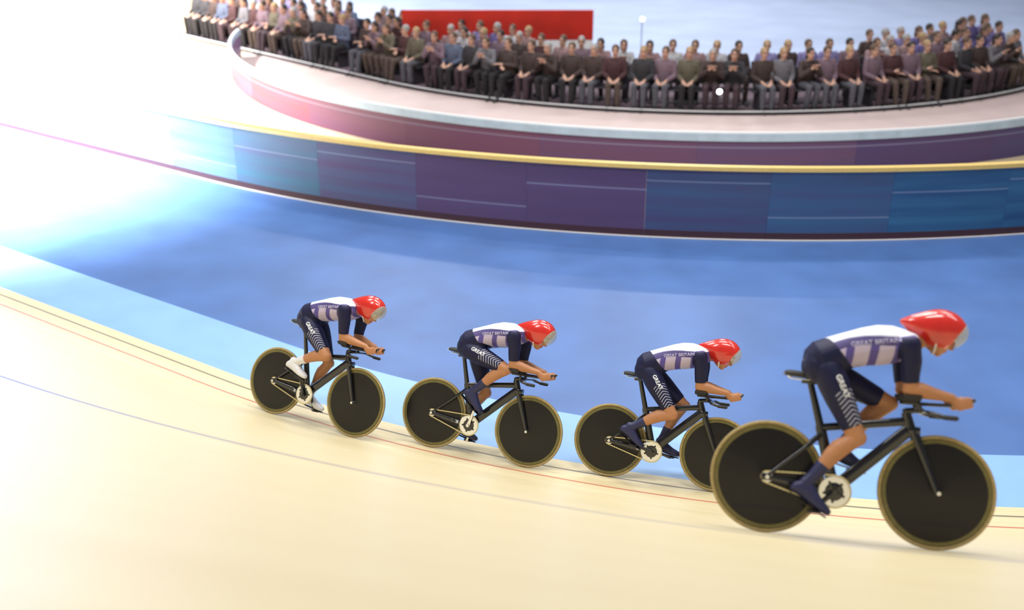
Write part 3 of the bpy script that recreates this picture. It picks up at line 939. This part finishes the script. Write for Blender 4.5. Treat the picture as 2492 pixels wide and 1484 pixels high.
    for s in (-1, 1):
        mb.tube([H(-.02, s * .079, -.03), H(.02, s * .068, -.085), H(.045, s * .03, -.122), H(.048, 0, -.128)], [(.006, .002)] * 4, Y, 8)
    build(mb, 'chin_strap', M['strap'], hm)
    return root


def place(objs, px, py, lean):
    p, s = at_pixel(px, py)
    phi = math.atan2(p.x - OC.x, OC.y - p.y)
    X = Vector((math.cos(phi), math.sin(phi), 0)); inn = Vector((-math.sin(phi), math.cos(phi), 0))
    Z = Vector((0, 0, 1)) * math.cos(math.radians(lean)) + inn * math.sin(math.radians(lean))
    Yv = Z.cross(X)
    Mx = Matrix((X, Yv, Z)).transposed().to_4x4(); Mx.translation = p + Z * 0.004
    for o in objs: o.matrix_world = Mx


def team(px, py, lean, theta, bl, rl, **k):
    b = bicycle(bl, theta); r = rider(rl, theta, **k)
    place((b, r), px, py, lean)


team(752, 1034, 24, 338, 'black disc-wheel track bicycle of the rearmost rider, farthest left', 'cyclist at the rear of the line, farthest left, knee drawn up high', toe=(16, 8), shoe='white_shoe')
team(1156, 1112, 24, 15, 'black disc-wheel track bicycle with bright silver crank, second from the left', 'cyclist second from the left, right knee up under the chest', toe=(38, 12))
team(1603, 1178, 24, 285, 'black disc-wheel track bicycle third from the left, right crank pointing backward', 'cyclist third from the left with right foot behind and lower leg slanting back', toe=(32, 8))
team(2060, 1318, 27, 224, 'largest black track bicycle, nearest the camera at the right', 'leading cyclist at the right, nearest the camera, right leg stretched down', toe=(30, 14), head=0.035, crouch=0.03)

# ------------------------------------------------------------------ seated onlookers on the infield benches
def seated(kind):
    """meshes of one seated onlooker; x forward, origin on the floor below the seat"""
    Y, Z = Vector((0, 1, 0)), Vector((0, 0, 1))
    V = lambda x, y, z: Vector((x, y, z))
    lean = (0.0, 0.10, -0.03)[kind]
    up = lambda z: V(lean * (z - .5) / .5, 0, z)
    HIP = {s: V(.0, s * .085, .52) for s in (-1, 1)}
    KN = {s: V(.42, s * (.10 + .04 * (kind == 2)), .53) for s in (-1, 1)}
    AN = {s: V((.40, .34, .47)[kind], s * .10, .09) for s in (-1, 1)}
    SH = {s: up(.985) + V(0, s * .185, 0) for s in (-1, 1)}
    if kind == 0: EL = {s: SH[s] + V(.05, s * .05, -.27) for s in (-1, 1)}; WR = {s: V(.30, s * .09, .63) for s in (-1, 1)}
    elif kind == 1: EL = {s: SH[s] + V(.14, s * .05, -.24) for s in (-1, 1)}; WR = {s: V(.37, s * .035, .93) for s in (-1, 1)}
    else: EL = {s: SH[s] + V(.04, s * .06, -.27) for s in (-1, 1)}; WR = {s: SH[s] * 0 + V(.25, -s * .02 , .74 + .03 * s) for s in (-1, 1)}
    HC = up(1.19) + V(.02, 0, 0)
    def torso(mb, i=0.0):
        mb.loft([(up(z) + V(dx, 0, 0), Y * (w + i), V(1, 0, 0) * (t + i)) for z, w, t, dx in ((.44, .13, .09, 0), (.50, .175, .125, 0), (.60, .165, .115, 0), (.72, .150, .105, .01), (.85, .172, .115, .01), (.95, .180, .105, 0), (1.01, .15, .08, -.01), (1.05, .07, .06, 0))], 20, power=2.3)
    def arms(mb, i=0.0, part=1.0):
        for s in (-1, 1):
            mb.tube([SH[s] + V(0, -s * .02, 0), SH[s] + (EL[s] - SH[s]) * .5, EL[s]], [.056 + i, .050 + i, .043 + i], (1, 0, 0), 12)
            e = EL[s] + (WR[s] - EL[s]) * part
            mb.tube([EL[s], EL[s] + (e - EL[s]) * .4, e], [.043 + i, .040 + i, .030 + i], (1, 0, 0), 12, ends=part == 1.0)
    def legs(mb, i=0.0, part=1.0):
        for s in (-1, 1):
            mb.tube([HIP[s], HIP[s] + (KN[s] - HIP[s]) * .5, KN[s]], [.085 + i, .076 + i, .058 + i], (0, 1, 0), 14)
            e = KN[s] + (AN[s] - KN[s]) * part
            mb.tube([KN[s], KN[s] + (e - KN[s]) * .35, e], [.056 + i, .056 + i, .040 + i], (0, 1, 0), 14)
    mb = MB(); torso(mb); arms(mb); legs(mb)
    mb.tube([up(1.0), HC + V(-.015, 0, -.07)], [.055, .052], (1, 0, 0), 12)
    mb.ball(HC + V(-.012, 0, .02), (.096, .075, .105), 16); mb.ball(HC + V(.020, 0, -.055), (.068, .058, .068), 14)
    mb.ball(HC + V(.060, 0, -.105), (.026, .03, .02), 10)
    mb.tube([HC + V(.085, 0, .02), HC + V(.115, 0, -.03), HC + V(.09, 0, -.04)], [.010, .014, .009], (0, 0, 1), 10)
    mb.tube([HC + V(.078, -.02, -.068), HC + V(.09, 0, -.066), HC + V(.078, .02, -.068)], [.009] * 3, (0, 0, 1), 8)
    mb.tube([HC + V(.072, -.045, .036), HC + V(.088, 0, .04), HC + V(.072, .045, .036)], [.011] * 3, (0, 0, 1), 8)
    for s in (-1, 1):
        mb.ball(HC + V(-.01, s * .077, -.01), (.018, .010, .03), 10)
        mb.loft([(AN[s] + V(q, 0, z), Y * w, Z * h) for q, w, h, z in ((-.06, .025, .03, -.05), (0, .035, .05, -.03), (.08, .04, .035, -.048), (.17, .04, .022, -.062), (.20, .02, .012, -.068))], 12)
        d = (WR[s] - EL[s]).normalized(); sd = d.cross(Z).normalized() if kind != 1 else Y.copy(); nrm = sd.cross(d)
        fold = V(.35, 0, -.3) if kind == 0 else V(0, 0, 0)
        pc = WR[s] + d * .05
        mb.tube([WR[s], pc, pc + d * .04], [(.026, .020), (.040, .017), (.042, .015)], nrm, 10)
        for k in range(4):
            b = pc + d * .04 + sd * (.030 - .020 * k); L = (.062, .070, .066, .05)[k]
            bend = -nrm if nrm.z > 0 else nrm
            mb.tube([b, b + d * L * .5 + bend * .008, b + d * L * .85 + bend * .030], [.0088, .0086, .0078], nrm, 8)
        mb.tube([pc - d * .01 + sd * .034 * -s, pc + d * .03 - sd * s * .062, pc + d * .055 - sd * s * .068], [.012, .0105, .009], nrm, 8)
    body = remesh(mb, 'body', .0075, 3)
    P = coords(body); mo = np.array(HC + V(.085, 0, -.07))
    setattr_f(body, 'lip', np.clip((.024 - np.linalg.norm((P - mo) * np.array([1, .6, 1]), axis=1)) / .008, 0, 1))
    br = np.zeros(len(P))
    for s in (-1, 1):
        d_, _ = seg_dist(P, HC + V(.086, s * .016, .042), HC + V(.072, s * .048, .040)); br = np.maximum(br, np.clip((.013 - d_) / .005, 0, 1))
        br = np.maximum(br, np.clip((.011 - np.linalg.norm(P - np.array(HC + V(.083, s * .032, .008)), axis=1)) / .004, 0, 1))
    setattr_f(body, 'brow', br)
    mb = MB(); torso(mb, .016); arms(mb, .014, .88); jacket = remesh(mb, 'jacket', .011, 4)
    mb = MB(); legs(mb, .012, .96); mb.ball(V(0, 0, .50), (.13, .175, .09), 16); trousers = remesh(mb, 'trousers', .011, 4)
    mb = MB()
    for s in (-1, 1):
        mb.loft([(AN[s] + V(q, 0, z), Y * w, Z * h) for q, w, h, z in ((-.075, .02, .02, -.055), (-.06, .038, .036, -.053), (0, .046, .056, -.033), (.08, .05, .042, -.046), (.17, .048, .029, -.060), (.215, .022, .015, -.072))], 14)
    shoes = mb.mesh('shoes')
    mb = MB()
    mb.ball(HC + V(-.026, 0, .040), (.100, .086, .102), 18)
    if kind == 1: mb.ball(HC + V(-.065, 0, -.06), (.055, .080, .11), 14)
    hair = remesh(mb, 'hair', .011, 2)
    return dict(body=body, jacket=jacket, trousers=trousers, shoes=shoes, hair=hair)


JK = {'dark brown': (0.046, 0.028, 0.026), 'mauve': (0.161, 0.105, 0.136), 'grey': (0.136, 0.130, 0.149), 'dusty pink': (0.260, 0.161, 0.167), 'maroon': (0.056, 0.019, 0.022), 'charcoal': (0.028, 0.026, 0.032),
      'lavender': (0.211, 0.186, 0.384), 'violet': (0.124, 0.099, 0.260), 'white': (0.409, 0.403, 0.434), 'olive': (0.105, 0.090, 0.062), 'slate blue': (0.081, 0.099, 0.161), 'red': (0.260, 0.031, 0.025)}
JM = {k: mat(k.replace(' ', '_') + '_cloth', c, 0.8, var=0.15, scale=14) for k, c in JK.items()}
TM = {k: mat(k + '_trousers', c, 0.85, var=0.15, scale=14) for k, c in {'black': (0.019, 0.017, 0.020), 'plum': (0.053, 0.031, 0.040), 'grey': (0.087, 0.087, 0.105), 'brown': (0.081, 0.056, 0.046)}.items()}
HM = {k: mat(k + '_hair', c, 0.6, var=0.25, scale=60) for k, c in {'dark': (0.02, 0.014, 0.012), 'brown': (0.09, 0.05, 0.03), 'grey': (0.30, 0.29, 0.29), 'fair': (0.34, 0.23, 0.11)}.items()}
M['bench'] = mat('dark_bench', (0.045, 0.04, 0.05), 0.5)

KIT = [seated(k) for k in range(3)]
for kit in KIT:
    for k, me in kit.items():
        me.materials.append(M['skin_pale'] if k == 'body' else M['rubber'])
        me.polygons.foreach_set('use_smooth', [True] * len(me.polygons))
POSE = ['hands on knees', 'hands raised together', 'arms folded']


def person(pos, ang, kind, jk, tr_, hr, label, group):
    root = empty('person', pos); root.rotation_euler = (0, 0, ang)
    tag(root, label, 'person', group)
    for k in ('body', 'jacket', 'trousers', 'shoes', 'hair'):
        o = bpy.data.objects.new(k, KIT[kind][k]); COL.objects.link(o); o.parent = root
        if k in ('jacket', 'trousers', 'hair'):
            o.material_slots[0].link = 'OBJECT'
            o.material_slots[0].material = {'jacket': JM[jk], 'trousers': TM[tr_], 'hair': HM[hr]}[k]


def bench_kit(L):
    mb = MB(); mb.box((0, 0, .425), (.20, L / 2, .018)); seat = mb.mesh('seat')
    mb = MB(); mb.box((-.22, 0, .68), (.015, L / 2, .16), rot=Matrix.Rotation(math.radians(-6), 3, 'Y')); back = mb.mesh('backrest')
    leg = []
    for s in (-1, 1):
        mb = MB(); mb.box((.0, s * (L / 2 - .18), .205), (.17, .022, .205)); mb.box((-.215, s * (L / 2 - .18), .58), (.012, .02, .20)); leg.append(mb.mesh('leg'))
    for me in [seat, back] + leg: me.materials.append(M['bench'])
    return [('seat', seat), ('backrest', back), ('leg', leg[0]), ('leg', leg[1])]


rows = [('front', 10.75, -82, 41, None, ['dark brown', 'charcoal', 'maroon', 'mauve', 'dark brown', 'grey', 'slate blue', 'charcoal', 'olive', 'maroon', 'dark brown'], 0.0),
        ('middle', 9.90, -80, 46.0, None, ['dusty pink', 'mauve', 'dark brown', 'lavender', 'grey', 'maroon', 'white', 'mauve', 'dark brown', 'violet'], 0.0),
        ('back', 9.05, -77, 52.0, (-22, 20), ['grey', 'lavender', 'mauve', 'white', 'dark brown', 'violet', 'slate blue', 'dusty pink'], 0.0)]
for rn, r, pa, pb, gap, cols, zz in rows:
    n = int(round((math.radians(pb) - E0) * r / 2.52 + (E0 - math.radians(pa)) * 14.5 / 2.52)); st_ = []; q_ = math.radians(pb)
    for b in range(n):
        w_ = 2.52 / (r if q_ > E0 else 14.5); st_.append(math.degrees(q_ - w_ / 2)); q_ -= w_
    st_.reverse(); kit = bench_kit(2.40); bi = 0; pi_ = 0
    for b in range(n):
        pc = st_[b]
        if gap and gap[0] < pc < gap[1]: continue
        c = path(CE, r, math.radians(pc), 0.014, E0); ang = max(math.radians(pc), E0) - PI / 2
        root = empty('spectator_bench', c); root.rotation_euler = (0, 0, ang)
        tag(root, f'dark bench in the {rn} row of seating, {ordw[bi]} from left', 'bench', 'benches on the seating carpet'); bi += 1
        for nme, me in kit:
            o = bpy.data.objects.new(nme, me); COL.objects.link(o); o.parent = root
        inn = Vector((math.cos(ang), math.sin(ang), 0)); tan = Vector((-math.sin(ang), math.cos(ang), 0))
        for k in range(5):
            q = -.96 + .48 * k + random.uniform(-.03, .03)
            kind = random.choice((0, 0, 1, 2)); jk = cols[(pi_ * 5 + random.randrange(3)) % len(cols)]
            if rn != 'front' and pc > 8 and random.random() < .45: jk = random.choice(['lavender', 'violet'])
            person(c + tan * q - inn * .02 + Vector((0, 0, .001)), ang + random.uniform(-.25, .25), kind, jk, random.choice(list(TM)), random.choice(['dark', 'brown', 'dark', 'brown', 'grey', 'fair']),
                   f'onlooker in {jk} jacket, {POSE[kind]}, {ordw[pi_]} from left in {rn} row', f'seated onlookers in the {rn} row')
            pi_ += 1

# ------------------------------------------------------------------ red banner and white lamps behind the benches
p = Vector((-0.35, 27.6, 0.018)); root = empty('red_banner_board', p); tag(root, 'long plain red banner board with white skirt behind the seated onlookers', 'banner')
mb = MB(); mb.box((0, 0, 1.16), (2.35, .035, .36)); build(mb, 'red_panel', M['red_banner'], root)
mb = MB(); mb.box((0, 0, .45), (2.35, .03, .35)); build(mb, 'white_skirt', M['white'], root)
for s in (-1, 1):
    mb = MB(); mb.box((s * 2.1, .16, .02), (.04, .25, .02)); mb.box((s * 2.1, .055, .6), (.03, .02, .58)); build(mb, 'support_leg', M['dark_metal'], root)

m = bpy.data.materials.new('lit_lamp_face'); t = NT(m); t.b.inputs['Base Color'].default_value = (.9, .9, .9, 1)
t.b.inputs['Emission Color'].default_value = (1, .98, .95, 1); t.b.inputs['Emission Strength'].default_value = 9
M['lamp'] = m

for nme, px, py, pz, hh, lab in (('lit_lamp', 1750, 23.05, 0.008, .50, 'small lit white lamp on a short stand in front of the onlookers'), ('lit_lamp', 1560, 28.6, 0.018, 1.16, 'small lit white lamp on a tall stand beyond the red banner')):
    th_ = math.radians(23); dep = py * math.cos(th_) + 4.9 * math.sin(th_)
    root = empty(nme, ((px - 1246) / F_PX * dep, py, pz)); tag(root, lab, 'lamp')
    mb = MB(); mb.tube([(0, 0, 0.004), (0, 0, .018)], [.10, .09], (0, 1, 0), 24, ends=False); build(mb, 'base', M['dark_metal'], root)
    mb = MB(); mb.tube([(0, 0, .015), (0, 0, hh - .04)], [.011, .010], (0, 1, 0), 12, ends=False); build(mb, 'pole', M['dark_metal'], root)
    mb = MB(); mb.tube([(0, .07, hh), (0, .03, hh), (0, -.045, hh)], [.03, .045, .06], (0, 0, 1), 20, ends=False); hd = build(mb, 'lamp_head', M['dark_metal'], root)
    mb = MB(); mb.ball((0, -.045, hh), (.055, .018, .055), 16); build(mb, 'lens', M['lamp'], hd)
